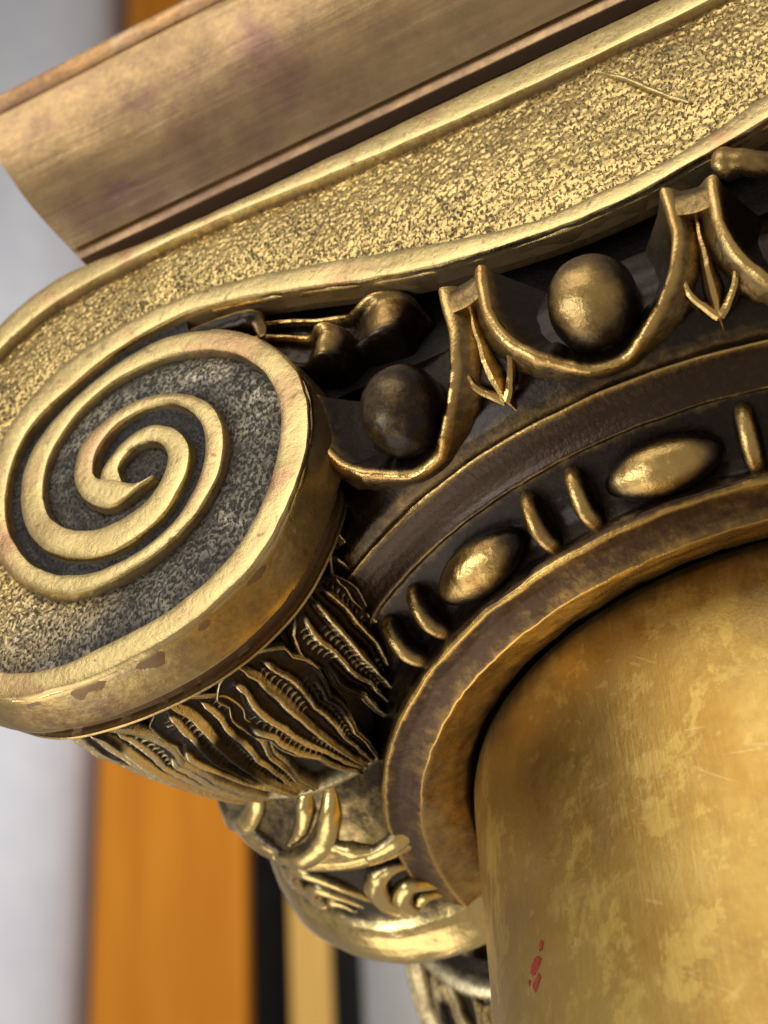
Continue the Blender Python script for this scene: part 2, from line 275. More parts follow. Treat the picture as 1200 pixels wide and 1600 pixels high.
def fillet(name, O, I, depth, parent, m, seed, sx, low=.0):
    I = pair(O, I); n = len(O)
    D = I - O; wd = np.hypot(*D.T)[:, None] + 1e-9; d = D / wd
    sec = [(-.006, depth), (-.0025, .024), (-.0008, .012), (.0006, .005), (.003, .0012), (.008, .0)]
    cols = []
    for off, y in sec: cols.append((O + d * np.minimum(off, wd * .45), y))
    for t in (.3, .5, .7): cols.append((O + D * t, -.0008))
    for off, y in sec[::-1]: cols.append((I - d * np.minimum(off, wd * .45), y))
    k = len(cols); V = np.zeros((n, k, 3)); W = np.zeros((n, k))
    for c, (P, y) in enumerate(cols):
        V[:, c, 0] = XM + (P[:, 0] - XM) * sx; V[:, c, 2] = P[:, 1]; V[:, c, 1] = YF + y + low
        W[:, c] = .82 if y < .002 else (1.0 if y < .006 else (.75 if y < .02 else (.25 if y < .03 else .0)))
    Pn = V.reshape(-1, 3).copy(); edge = smooth01(np.abs(Pn[:, 0] - XM), .0, .05)
    nz = (fnoise(Pn, 5, seed, 2) - .5); nz2 = (fnoise(Pn, 24, seed + 5, 2) - .5)
    V = Pn; V[:, 1] += nz * .007 + nz2 * .0012
    V[:, 0] += (fnoise(Pn, 18, seed + 9, 2) - .5) * .007 * edge; V[:, 2] += (fnoise(Pn, 18, seed + 13, 2) - .5) * .007
    F = grid_faces(n, k, flip=sx < 0)
    e = tuple((n - 1) * k + c for c in range(k)); F.append(e[::-1] if sx > 0 else e)
    return build(name, V, F, m, parent, W.reshape(-1), sharp=28)

# index on the outer edge where each pass reaches an angle around the eye
def unwrap(P):
    a = np.arctan2(P[:, 1] - ZE, P[:, 0] - XE); return np.unwrap(a)
uAO = unwrap(AO); uAI = unwrap(AI); uBI = unwrap(BI); uBO = unwrap(BO)

def ground(name, P, Q, m, seed, nv, stip, wearf, sx, parent, dish=.008, y0=.020):
    """strip of sunk ground between two fillet edges with hammered relief"""
    Q = pair(P, Q, 90); n = len(P); D = Q - P
    t = np.linspace(-.04, 1.04, nv)
    V = np.zeros((n, nv, 3))
    V[:, :, 0] = P[:, None, 0] + D[:, None, 0] * t[None]; V[:, :, 2] = P[:, None, 1] + D[:, None, 1] * t[None]
    V[:, :, 1] = YF + y0 + dish * (4 * t * (1 - t))[None] * 0 + dish * ((2 * t - 1) ** 2)[None]
    V = V.reshape(-1, 3); V[:, 0] = XM + (V[:, 0] - XM) * sx; X = V.copy(); X[:, 1] = 0
    a = vnoise(X * A([1.15, 1, .8]), 150, seed); b = vnoise(X, 92, seed + 3); c = vnoise(X, 230, seed + 6)
    r = .62 * a + .38 * b; ridge = 1 - np.abs(2 * r - 1); pit = smooth01(r, .26, .56)
    V[:, 1] += stip * (.5 - pit) * 1.0 + (c - .5) * stip * .25 + (fnoise(X, 6, seed + 8) - .5) * .016
    along = np.repeat(np.linspace(0, 1, n), nv); across = np.tile(t, n)
    W, cool = wearf(along, across, pit, X)
    return build(name, V, grid_faces(n, nv, flip=sx < 0), m, parent, W, cool=cool)
def wear_channel(al, ac, pit, X):
    # gold near the top and the left, blackened further in
    n4 = fnoise(X, 4, 33); n9 = fnoise(X, 9, 37)
    dark = smooth01(al + .14 * (n4 - .5) + .06 * (n9 - .5) + .05 * (1 - ac), .455, .60)
    dirt = smooth01(fnoise(X, 5, 31), .50, .72) * .45
    rub = smooth01(n9, .46, .70)
    gold = (.55 + .45 * pit) * (1.0 - .18 * smooth01(fnoise(X, 2.6, 45), .45, .65)) * (1 - dirt * .6) + .10
    mid = 4 * np.clip(ac, 0, 1) * (1 - np.clip(ac, 0, 1)); gold = gold * (.72 + .28 * smooth01(mid, .0, .45))
    blk = (.4 + .6 * pit) * (.20 + .24 * rub + .22 * mid) * (1 - .5 * smooth01(al, .72, .95)) - .02
    return gold * (1 - dark) + blk * dark, dark * .78
def wear_groove(al, ac, pit, X): return .0 + pit * .10 + .14 * smooth01(fnoise(X, 6, 41), .5, .75), np.ones(len(X))
def offset_curve(P):
    T = np.gradient(P, axis=0); T /= np.linalg.norm(T, axis=1)[:, None]
    return np.stack([T[:, 1], -T[:, 0]], 1)      # outwards for a curve running counter-clockwise
def strip(name, P, N, sec, sx, parent, seed, amp, fade=None, flip=False):
    V = np.zeros((len(P), len(sec), 3)); W = np.zeros((len(P), len(sec)))
    for c, (o, y, w) in enumerate(sec):
        q = P + N * o; V[:, c, 0] = XM + (q[:, 0] - XM) * sx; V[:, c, 2] = q[:, 1]; V[:, c, 1] = YF + (y if fade is None else y * (.25 + .75 * fade)); W[:, c] = w
    Pn = V.reshape(-1, 3).copy(); V = Pn + (fnoise(Pn, 9, seed)[:, None] - .5) * A(amp)
    return build(name, V, grid_faces(len(P), len(sec), flip=flip != (sx < 0)), M_RIM, parent, W.reshape(-1), sharp=45)
k0 = int(np.argmin(np.abs(uAO - (math.radians(360) + math.radians(72))))); AO2 = AO[k0:]
j0 = int(np.argmin(((BI - AO2[0]) ** 2).sum(1))); jend = int(np.argmin(((BI - AO[-1]) ** 2).sum(1)))
ra = int(np.argmin(np.abs(uAO - math.radians(62)))); rb = int(np.argmin(np.abs(uAO - math.radians(360 + 60))))
RP = AO[ra:rb]; RN = offset_curve(RP); RF = smooth01(np.linspace(1, 0, len(RP)), 0, .06)
ke = int(np.argmax(BI[:, 0] < -1.02)); BP = BI[:ke]; BN = -offset_curve(BP)
def volute_face(sx):
    face = empty('volute_face'); face.parent = capital; fine = .0045
    fillet('outer_spiral_fillet', AO, AI, .060, face, M_FILLET, 1, sx)
    fillet('inner_spiral_fillet', BO, BI, .060, face, M_FILLET, 4, sx, low=-.0025)
    ground('channel_ground', resample(AI, step=fine), resample(BO, step=fine), M_GROUND, 2, 84, .0036, wear_channel, sx, face)
    # narrow groove between the inner fillet and the next turn of the outer one
    ground('groove_ground', resample(BI[j0:jend + 1], step=.009), resample(AO2, step=.009), M_GROUND, 5, 14, .004, wear_groove, sx, face, dish=-.010, y0=.034)
    # outer wall of the scroll and the groove behind it
    strip('volute_rim', RP, RN, [(-.006, .010, .7), (.001, .013, .85), (.003, .018, .95), (.0035, .030, .66), (.008, .06, .56), (.012, .09, .5), (.014, .12, .5), (.0145, .138, .62), (.012, .146, .9),
          (.002, .151, .3), (-.03, .155, .0), (-.045, .20, .0), (-.035, .214, .05), (-.014, .218, .95), (-.012, .224, .6), (-.05, .235, .05)], sx, face, 51, (.006, .005, .006), RF, True)
    # edge of the face plate below the inner fillet, from the centre line to the volute
    strip('plate_edge', BP, BN, [(-.004, .010, .9), (.002, .016, .95), (.004, .022, .6), (.004, .04, .45), (.004, .07, .35), (.0, .085, .3), (-.03, .10, .1), (-.09, .17, .0), (-.10, .30, .0)], sx, face, 53, (.0, .006, .008))
volute_face(1); volute_face(-1)

# ------------------------------------------------------------------ abacus and block under it
def sweep_rect(name, prof, hx, hy, z0, m, parent, wear, nseg=60):
    """profile (out, up) carried round a rectangle with mitred corners"""
    V = []; W = []
    cs = [(-1, -1), (1, -1), (1, 1), (-1, 1)]
    ring = []
    for a in range(4):
        p, q = A(cs[a], float), A(cs[(a + 1) % 4], float)
        for t in range(nseg): ring.append(p + (q - p) * t / nseg)
    for c in ring:
        for (o, u), w in zip(prof, wear): V.append((c[0] * (hx + o), c[1] * (hy + o), z0 + u)); W.append(w)
    V = A(V); n = len(ring); k = len(prof)
    V += (fnoise(V, 5, 61)[:, None] - .5) * A([.004, .010, .010]) + (fnoise(V, 18, 63, 2)[:, None] - .5) * A([.002, .003, .003])
    F = grid_faces(n, k, cu=True)
    F.append(tuple(i * k for i in range(n))[::-1]); F.append(tuple(i * k + k - 1 for i in range(n)))
    return build(name, V, F, m, parent, W, sharp=32)
pr = [(-.10, .004), (-.012, .0), (-.002, .002), (.0, .006), (.001, .030), (.003, .034), (.016, .037), (.024, .050), (.045, .085), (.072, .13), (.098, .18), (.124, .235), (.148, .29), (.170, .345),
      (.190, .40), (.206, .45), (.218, .49), (.224, .505), (.222, .513), (.208, .518), (.19, .52)]
abacus = sweep_rect('abacus', pr, 1.481, 1.508, 1.432, M_ABACUS, capital, [.0, .1, .3, .45, .4, .6, .8, .5, .5, .55, .55, .55, .55, .55, .55, .55, .6, .8, .5, .1, .1])
pr = [(.17, .519), (.212, .522), (.222, .527), (.227, .536), (.233, .553), (.238, .570), (.238, .582), (.230, .590), (.1, .594)]
sweep_rect('abacus_fillet', pr, 1.481, 1.508, 1.432, M_ABTOP, abacus, [.1, .2, .6, .55, .5, .55, .6, .5, .4])

def block(name, x0, x1, y0, y1, z0, z1, m, parent, wear=.1):
    V = [(x, y, z) for x in (x0, x1) for y in (y0, y1) for z in (z0, z1)]
    F = [(0, 1, 3, 2), (4, 6, 7, 5), (0, 4, 5, 1), (2, 3, 7, 6), (0, 2, 6, 4), (1, 5, 7, 3)]
    return build(name, V, F, m, parent, wear, smooth=False)
M_CORE = bronze('shaded_core_bronze', (.10, .065, .03), (.018, .013, .009), rough=(.45, .6), amp=.25, mottle=4)  # near black, puts the shade of the recess into the block colour
block('neck_block', -1.30, 1.30, -1.462, 1.462, 1.10, 1.436, M_CORE, capital, .15)
block('capital_core', -1.22, 1.22, -1.40, 1.40, .585, 1.11, M_CORE, capital, .05)

# ------------------------------------------------------------------ turned mouldings
def lathe(name, prof, m, parent, wear, nseg=300, sub=5, noise=.004, seed=70, sharp=55):
    prof = A(prof, float); n = len(prof)
    t = np.linspace(0, n - 1, (n - 1) * sub + 1)
    r, z, w = (np.interp(t, np.arange(n), v) for v in (prof[:, 0], prof[:, 1], A(wear, float)))
    th = np.arange(nseg) / nseg * 2 * math.pi
    V = np.stack([np.outer(np.sin(th), r), -np.outer(np.cos(th), r), np.repeat(z[None], nseg, 0)], -1).reshape(-1, 3)
    nz = fnoise(V, 9, seed) - .5; nz2 = fnoise(V, 40, seed + 3, 2) - .5
    V[:, 2] += nz * noise * 2 + nz2 * noise; rad = 1 + (nz2 * noise + nz * noise) ; V[:, 0] *= rad; V[:, 1] *= rad
    W = np.tile(w, nseg)
    return build(name, V, grid_faces(nseg, len(t), cu=True), m, parent, W, sharp=sharp)
lathe('shaft_ring', [(.99, .04), (1.008, .0), (1.018, -.012), (1.06, -.034), (1.10, -.052), (1.132, -.0655), (1.139, -.068), (1.144, -.0655), (1.17, -.050), (1.20, -.040), (1.225, -.036), (1.234, -.034), (1.240, -.028), (1.244, -.015)],
      M_RING, capital, [0, .05, .35, .6, .6, .6, 1.25, .4, .22, .18, .22, .9, .4, .1], noise=.005)
lathe('bead_channel', [(1.243, -.020), (1.240, .01), (1.249, .045), (1.268, .075), (1.30, .10), (1.34, .122), (1.358, .132)], M_OVOLO, capital, [.3, .1, .05, .05, .08, .1, .3], seed=80)
lathe('torus', [(1.346, .142), (1.354, .133), (1.362, .1275), (1.369, .1265), (1.374, .130), (1.383, .140), (1.400, .155), (1.420, .168), (1.438, .1755), (1.450, .1785), (1.4585, .1790), (1.4605, .1835), (1.455, .192), (1.44, .20)],
      M_COVE, capital, [.1, .2, .42, .35, .10, .02, .0, .02, .08, .3, .8, .6, .3, .1], seed=84, noise=.0025)
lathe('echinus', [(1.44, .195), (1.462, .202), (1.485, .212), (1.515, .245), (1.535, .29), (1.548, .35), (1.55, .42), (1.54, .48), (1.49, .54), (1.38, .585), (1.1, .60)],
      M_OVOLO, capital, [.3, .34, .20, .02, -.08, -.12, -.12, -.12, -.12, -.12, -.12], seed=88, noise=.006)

OV = A([(1.46, .183), (1.49, .186), (1.53, .198), (1.57, .222), (1.60, .25), (1.63, .296), (1.65, .34), (1.667, .40), (1.678, .46), (1.68, .54)])
def ovs(a, z, off=0.0):
    """point on the outer envelope of the egg and dart band; a in degrees from the front, off along the normal"""
    a = np.radians(np.asarray(a, float)); z = np.asarray(z, float)
    r = np.interp(z, OV[:, 1], OV[:, 0]); e = .01
    dr = (np.interp(z + e, OV[:, 1], OV[:, 0]) - np.interp(z - e, OV[:, 1], OV[:, 0])) / (2 * e)
    nr, nz = 1 / np.sqrt(1 + dr * dr), -dr / np.sqrt(1 + dr * dr)
    rr, zz = r + nr * off, z + nz * off
    P = np.stack([rr * np.sin(a), -rr * np.cos(a), zz], -1); N = np.stack([nr * np.sin(a), -nr * np.cos(a), nz], -1)
    return P, N

# one shell, egg and dart, then copies round the axis
half = A([(0, .189), (2.4, .193), (4.3, .210), (6.2, .242), (7.6, .285), (8.4, .335), (8.8, .39), (8.75, .45), (8.55, .52)])
path = np.vstack([half[::-1] * A([-1, 1]), half[1:]]); path = resample(spline(path, 8), n=110)
P, N = ovs(path[:, 0], path[:, 1]); T = np.gradient(P, axis=0); T /= np.linalg.norm(T, axis=1)[:, None]; B = np.cross(T, N)
u = np.linspace(-1, 1, len(P)); hw = .025 + .002 * np.abs(u) ** 2; ow = 1 - .35 * np.abs(u) ** 2
sec = [(-1.7, -.13, 0, 0), (-1.3, -.06, .03, 0), (-1.05, -.02, .25, 0), (-.9, -.004, .9, 0), (-.6, .002, 1.0, 0), (-.2, -.002, .7, 0), (.3, -.010, .36, 1), (1.0, -.024, .38, 1), (1.7, -.042, .45, 1), (2.2, -.062, .2, 1), (2.5, -.12, .0, 1)]
V = np.stack([P + B * (hw * b * (ow if q else 1))[:, None] + N * d for b, d, _, q in sec], 1); W = np.tile([s_[2] for s_ in sec], len(P)).astype(float)
V = V.reshape(-1, 3); V += (fnoise(V, 20, 91)[:, None] - .5) * .008
k = len(sec); F = grid_faces(len(P), k); F.append(tuple(range(k))); F.append(tuple((len(P) - 1) * k + c for c in range(k))[::-1])
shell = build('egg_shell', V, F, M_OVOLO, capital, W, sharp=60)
I0 = P + B * (hw * -1.0)[:, None] + N * -.016; c1, n1 = ovs(0, .36, -.17); tt_ = np.linspace(0, 1, 16)
V = np.stack([I0 * (1 - t) + c1 * t - n1 * .050 * math.sin(math.pi * min(1, t * 1.0)) ** .8 for t in tt_], 1); W = np.tile(np.interp(tt_, [0, .08, .25, 1], [.35, .08, -.05, -.12]), len(P))
V = V.reshape(-1, 3); V += (fnoise(V, 16, 93)[:, None] - .5) * .012
socket = build('egg_socket', V, grid_faces(len(P), 16), M_OVOLO, capital, W)

def blob(name, c, e1, e2, e3, r1, r2, r3, m, nu=40, nv=28, sharpn=1.0, wearf=None, seed=0, pw=1.0):
    """egg-like solid with axes e1 (long), e2, e3 and radii; sharpn > 1 draws the ends to points"""
    e1, e2, e3 = (A(v, float) for v in (e1, e2, e3))
    V = []; Nn = []
    for i in range(nu + 1):
        a = -math.pi / 2 + math.pi * i / nu; x = math.sin(a); rr = max(math.cos(a), 0.0) ** sharpn
        for j in range(nv):
            b = 2 * math.pi * j / nv
            V.append(c + e1 * x * (r1[0] if x < 0 else r1[1]) + e2 * math.cos(b) * rr * r2 + e3 * math.sin(b) * rr * r3); Nn.append((x, rr * math.cos(b), rr * math.sin(b)))
    V = A(V); Nn = A(Nn); V += (fnoise(V, 14, 95 + seed)[:, None] - .5) * .010
    W = wearf(Nn) if wearf else .5
    return build(name, V, grid_faces(nu + 1, nv, cv=True), m, capital, W)
c0, n0 = ovs(0, .305, -.070)
ea = A([0, n0[2], -n0[1]]) * -1.0
if ea[2] < 0: ea = -ea
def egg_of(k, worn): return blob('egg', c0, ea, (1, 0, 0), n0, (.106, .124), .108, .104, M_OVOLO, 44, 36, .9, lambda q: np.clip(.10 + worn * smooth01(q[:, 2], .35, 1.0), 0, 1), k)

def dart_mesh():
    zz = np.linspace(.185, .47, 30); tt = (zz - .185) / .285
    hw = np.interp(tt, [0, .06, .14, .22, .35, .7, 1], [.003, .030, .056, .062, .050, .030, .026])
    up = np.interp(tt, [0, .1, .2, .6, 1], [-.030, -.010, -.006, -.020, -.03])
    V = []; W = []
    for z, h, o in zip(zz, hw, up):
        for s, d, w in ((-1.05, -.12, 0), (-1, -.032, .45), (-.85, -.036, .10), (-.4, -.036, .06), (-.10, -.002, .8), (.10, -.002, .8), (.4, -.036, .06), (.85, -.036, .10), (1, -.032, .45), (1.05, -.12, 0)):
            p, n = ovs(math.degrees(s * h / 1.55), z, o + d); V.append(p); W.append(w)
    F = grid_faces(30, 10, flip=True)
    for s in (-1, 1):                 # barbs of the arrow head
        q = spline(A([(s * .05, .204), (s * .9, .218), (s * 1.8, .244), (s * 2.1, .275)]), 5)
        p, n = ovs(q[:, 0], q[:, 1], -.026); v, f, h = tube(p, np.linspace(.014, .007, len(p)), n, 8, 1.2)
        k = len(V); V += list(v); W += list(np.clip(.35 + .5 * h, 0, 1)); F += [tuple(i + k for i in x) for x in f]
    V = A(V); V += (fnoise(V, 22, 99)[:, None] - .5) * .006
    return V, F, A(W)
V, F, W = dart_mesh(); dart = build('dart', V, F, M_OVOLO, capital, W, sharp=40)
# flat bridge joining neighbouring shells above the dart
aa = np.linspace(-1.7, 1.7, 14); zz = np.linspace(.435, .53, 8)
V = []; W = []
for a in aa:
    for z in zz:
        p, n = ovs(a, z - .010 * math.cos(a * .9), -.006 - .02 * smooth01(z, .49, .53)); V.append(p); W.append(.42 if z < .5 else .1)
V = A(V); V += (fnoise(V, 22, 101)[:, None] - .5) * .01
ring2 = []
for a in aa: p, n = ovs(a, .425, -.09); ring2.append(p)
V2 = np.vstack([V, A(ring2)]); F = grid_faces(14, 8); b0 = 14 * 8
for i in range(13): F.append((b0 + i, b0 + i + 1, (i + 1) * 8, i * 8))
bridge = build('shell_bridge', V2, F, M_OVOLO, capital, W + [0.0] * 14, sharp=40)
EGG0, DE = 1.6, 20.0
for k in range(-1, 4):
    for proto, off in ((shell, 0), (socket, 0), (dart, 10), (bridge, 10)):
        o = proto if k == -1 else copy_of(proto)
        o.rotation_euler.z = math.radians(EGG0 + off + DE * k)
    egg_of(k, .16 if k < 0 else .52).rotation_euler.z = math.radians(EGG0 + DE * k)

# bead and reel
def chan(a, off=0.0, s=0.0):
    a = math.radians(a); d = A([.64, .77]); nrm = A([.77, -.64]); q = A([1.300, .052]) + d * s + nrm * off
    e = A([math.sin(a), -math.cos(a), 0])
    return e * q[0] + A([0, 0, q[1]]), e * nrm[0] + A([0, 0, nrm[1]]), e * d[0] + A([0, 0, d[1]])
p, n, d = chan(0, -.022, -.006)
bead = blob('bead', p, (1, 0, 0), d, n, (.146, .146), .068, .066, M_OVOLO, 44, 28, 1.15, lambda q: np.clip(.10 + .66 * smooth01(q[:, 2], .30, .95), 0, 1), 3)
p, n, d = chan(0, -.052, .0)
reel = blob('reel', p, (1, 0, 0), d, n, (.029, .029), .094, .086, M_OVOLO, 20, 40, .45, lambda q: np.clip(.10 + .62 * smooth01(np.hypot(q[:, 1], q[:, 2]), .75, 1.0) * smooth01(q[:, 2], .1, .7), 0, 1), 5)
first = [True, True]
for k in range(-2, 4):
    if k > -2:
        o = bead if first[0] else copy_of(bead); first[0] = False
        o.rotation_euler.z = math.radians(2.2 + 24 * k)
    for s in (-2.8, 2.8):
        o = reel if first[1] else copy_of(reel); first[1] = False
        o.rotation_euler.z = math.radians(2.2 + 12 + 24 * k + s)

# ------------------------------------------------------------------ bolster with leaves and belt
def rad0(psi): return np.exp(-.718 - .145 * psi) * .95       # mouth of the bolster follows the scroll
Y0, Y1, RE = -1.352, -.654, .455
def bol(psi, t, off=0.0):
    psi = np.asarray(psi, float); t = np.asarray(t, float)
    r = rad0(psi) * (1 - t) + RE * t + .045 * 4 * t * (1 - t) - .03 * (1 - t) + off
    y = Y0 + (Y1 - Y0) * t
    return np.stack([XE + r * np.cos(psi), y + 0 * r, ZE + r * np.sin(psi)], -1)
bolster = empty('bolster'); bolster.parent = capital
ps = np.radians(np.linspace(-215, 75, 120)); tt = np.linspace(0, 1, 40)
V = bol(ps[:, None], tt[None], -.03); V = V.reshape(-1, 3); V += (fnoise(V, 12, 111)[:, None] - .5) * .02
body = build('bolster_body', V, grid_faces(120, 40, flip=True), M_LEAF, bolster, .05)
def leaf(psi0, width, t0, t1, lift, seed, curl=.03):
    nu, nv = 200, 81
    uu = np.linspace(0, 1, nu)[:, None] + np.zeros((1, nv)); vv = np.linspace(-1, 1, nv)[None] + np.zeros((nu, 1))
    env = np.interp(uu[:, 0], [0, .1, .3, .55, .75, .88, .96, 1], [.34, .42, .62, .9, 1.0, .86, .5, .1])
    lob = .86 + .14 * np.abs(np.sin(uu[:, 0] * math.pi * 4.0 + seed))
    half = width * env * lob
    psi = psi0 + half[:, None] * vv + .05 * math.sin(seed * 2.1) * (uu - .3)
    t = t1 + (t0 - t1) * (uu - .05 * np.abs(vv) * (1 - uu))       # u = 0 at the belt, 1 at the scroll
    av = np.abs(vv)
    veins = np.zeros_like(vv); lad = np.zeros_like(vv)
    for q, vk in enumerate((-.78, -.42, 0.0, .42, .78)):
        cut = smooth01(uu, .0, .06) * (1 - smooth01(uu, (.62, .84, .97, .84, .62)[q], (.70, .92, 1.0, .92, .70)[q]))
        wob = vk + .022 * np.sin(uu * 7 + q * 1.7 + seed)
        veins += (.034 if vk == 0 else .024) * np.exp(-((vv - wob) / (.11 if vk == 0 else .095)) ** 2) * cut
    for q, vk in enumerate((-.6, -.21, .21, .6)):
        on = smooth01(np.sin(uu * 7.5 + q * 2.1 + seed * 1.9), -.25, .25)
        lad += np.exp(-((vv - vk) / .12) ** 4) * np.clip(np.sin((uu * 34 + q * .37) * 2 * math.pi - 3 * av), 0, 1) * .0065 * on * (1 - smooth01(uu, .8, .95))
    edge = -.05 * smooth01(av, .92, 1.0) + .014 * np.exp(-((av - .93) / .05) ** 2)
    cup = -.020 * (1 - av ** 2) * smooth01(uu, .5, .9)
    tip = curl * smooth01(uu, .80, 1.0)
    h = lift + veins + lad + edge + cup + tip - .05 * smooth01(uu, .985, 1.0)
    V = bol(psi, np.clip(t, 0, 1.02), 0)
    dirn = np.stack([np.cos(psi), 0 * psi, np.sin(psi)], -1); V = V + dirn * (h - .02)[..., None]
    V = V.reshape(-1, 3); V += (fnoise(V, 26, 120 + int(seed * 7))[:, None] - .5) * .006
    nz = vnoise(V, 9, 9).reshape(nu, nv)
    W = np.clip(.02 + (smooth01(veins, .008, .019) + .6 * smooth01(lad, .002, .006) + .7 * smooth01(np.exp(-((av - .93) / .05) ** 2), .5, .9)) * smooth01(nz, .12, .5), 0, 1)
    return build('leaf', V, grid_faces(nu, nv, flip=False), M_LEAF, bolster, W.reshape(-1))
for i, (pd, wd, lift) in enumerate([(20, 15, .012), (-6, 15, .014), (-29, 13, .008), (-51, 13.5, .018), (-73, 14, .026), (-96, 13.5, .014), (-117, 13, .024), (-139, 14, .012), (-162, 14, .02)]):
    leaf(math.radians(pd), math.radians(wd), .015, .99, lift, i * 1.37)

def lathe_y(name, prof, m, parent, wear, nseg=200, sub=5, noise=.006, seed=130, cap=True):
    prof = A(prof, float); n = len(prof); t = np.linspace(0, n - 1, (n - 1) * sub + 1)
    y, r, w = (np.interp(t, np.arange(n), v) for v in (prof[:, 0], prof[:, 1], A(wear, float)))
    th = np.arange(nseg) / nseg * 2 * math.pi
    V = np.stack([XE + np.outer(np.cos(th), r), np.repeat(y[None], nseg, 0), ZE + np.outer(np.sin(th), r)], -1).reshape(-1, 3)
    nz = fnoise(V, 7, seed) - .5; V += nz[:, None] * A([noise, noise, noise]) * 2
    return build(name, V, grid_faces(nseg, len(t), cu=True, flip=False), m, parent, np.tile(w, nseg), sharp=60)
lathe_y('bolster_end', [(-.70, .40), (-.672, .452), (-.655, .466), (-.640, .462), (-.628, .44), (-.62, .40), (-.61, .36)], M_LEAF, bolster, [.1, .3, .55, .6, .5, .1, 0])
belt_prof = [(-.64, .36), (-.60, .385), (-.54, .425), (-.47, .470), (-.42, .498), (-.395, .515), (-.38, .530), (-.36, .536), (-.34, .530), (-.325, .515), (-.31, .500), (-.29, .495),
             (-.20, .505), (-.06, .522), (-.045, .530), (-.03, .555), (-.01, .575), (.02, .590), (.05, .600), (.08, .606), (.10, .600), (.112, .585), (.12, .54), (.14, .46)]
belt = lathe_y('belt', belt_prof, M_BELT, bolster, [.1, .15, .2, .3, .35, .5, .85, .95, .8, .3, .12, .08, .08, .12, .3, .6, .7, .8, .9, .95, .8, .5, .1, 0])
for i, pd in enumerate((-64, -98, -132)):
    p0 = math.radians(pd)
    def bp(q, rr): return np.stack([XE + rr * np.cos(p0 + q[:, 0]), q[:, 1], ZE + rr * np.sin(p0 + q[:, 0])], -1)
    def ridge(name, pts, rr, rad, flat=1.0):
        q = spline(A(pts), 8); R = np.interp(np.linspace(0, 1, len(q)), np.linspace(0, 1, len(rr)), rr); P = bp(q, R); ok = np.hypot(P[:, 0], P[:, 1]) > 1.10; k_ = len(P) if ok.all() else int(np.argmin(ok))
        if k_ < 14: return None
        n_ = len(P); P = P[:k_]; N = P - A([XE, 0, ZE]); N[:, 1] = 0
        v, f, h = tube(P, np.interp(np.arange(k_) / (n_ - 1), np.linspace(0, 1, len(rad)), rad) * (1 if k_ == n_ else np.interp(np.arange(k_), [0, k_ * .45, k_ - 1], [1, 1, .1])), N, 12, flat)
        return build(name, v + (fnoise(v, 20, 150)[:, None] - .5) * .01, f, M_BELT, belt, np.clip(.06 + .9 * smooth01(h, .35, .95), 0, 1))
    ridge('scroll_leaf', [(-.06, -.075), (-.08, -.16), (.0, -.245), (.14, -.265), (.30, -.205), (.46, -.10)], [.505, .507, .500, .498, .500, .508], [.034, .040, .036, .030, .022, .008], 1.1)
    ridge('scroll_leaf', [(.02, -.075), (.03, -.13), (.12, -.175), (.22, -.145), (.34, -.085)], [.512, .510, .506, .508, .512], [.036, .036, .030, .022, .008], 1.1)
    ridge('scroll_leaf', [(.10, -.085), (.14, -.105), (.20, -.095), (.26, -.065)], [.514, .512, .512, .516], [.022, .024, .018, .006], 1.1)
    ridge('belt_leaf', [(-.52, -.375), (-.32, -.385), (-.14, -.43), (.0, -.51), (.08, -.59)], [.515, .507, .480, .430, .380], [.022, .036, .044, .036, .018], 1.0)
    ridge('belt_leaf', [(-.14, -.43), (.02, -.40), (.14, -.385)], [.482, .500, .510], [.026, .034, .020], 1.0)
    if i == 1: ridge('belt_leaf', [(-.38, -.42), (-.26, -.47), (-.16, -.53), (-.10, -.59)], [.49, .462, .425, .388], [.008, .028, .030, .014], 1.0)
# the rear half of the bolster is the front one turned round
rear = empty('rear_bolster'); rear.parent = capital; rear.scale = (1, -1, 1); rear.location = (0, .0, 0)
for ch in list(bolster.children):
    if ch.name.startswith('belt'): continue
    copy_of(ch, rear)
lathe_y('rear_volute_rim', [(1.34, .50), (1.352, .60), (1.40, .63), (1.41, .665), (1.45, .672), (1.53, .665), (1.558, .655), (1.56, .2)], M_RIM, rear, [.1, .5, .1, .8, .5, .5, .8, .6], sub=3).scale = (1, -1, 1)
# plain bolster on the far side
rb_ = empty('side_bolster'); rb_.parent = capital; rb_.scale = (-1, 1, 1)
for src in (body, belt):
    copy_of(src, rb_)

# ------------------------------------------------------------------ tendrils in the corner between scroll and eggs
def tendril(name, pts, y, rads, flat=.8, seed=0, m=None, wear=None):
    q = spline(A(pts), 10); P = np.stack([q[:, 0], np.interp(np.linspace(0, 1, len(q)), np.linspace(0, 1, len(y)), y), q[:, 1]], 1)
    r = np.interp(np.linspace(0, 1, len(P)), np.linspace(0, 1, len(rads)), rads)
    v, f, h = tube(P, r, A([0, -1.0, 0]), 18, flat)
    v = v + (fnoise(v, 18, 140 + seed)[:, None] - .5) * .012
    up = np.clip((v[:, 2] - np.r_[np.repeat(P[:, 2], 18), P[0, 2], P[-1, 2]]) / (np.r_[np.repeat(r, 18), r[0], r[-1]] + 1e-6), -1, 1)  # upper side brightened as if lit, carried by the wear colour
    return build(name, v, f, m or M_OVOLO, capital, wear if wear is not None else np.clip(.10 + .85 * smooth01(up, .25, .8) + .35 * np.r_[np.repeat(smooth01(np.linspace(0, 1, len(P)), .7, .9), 18), 0, .3], 0, 1))
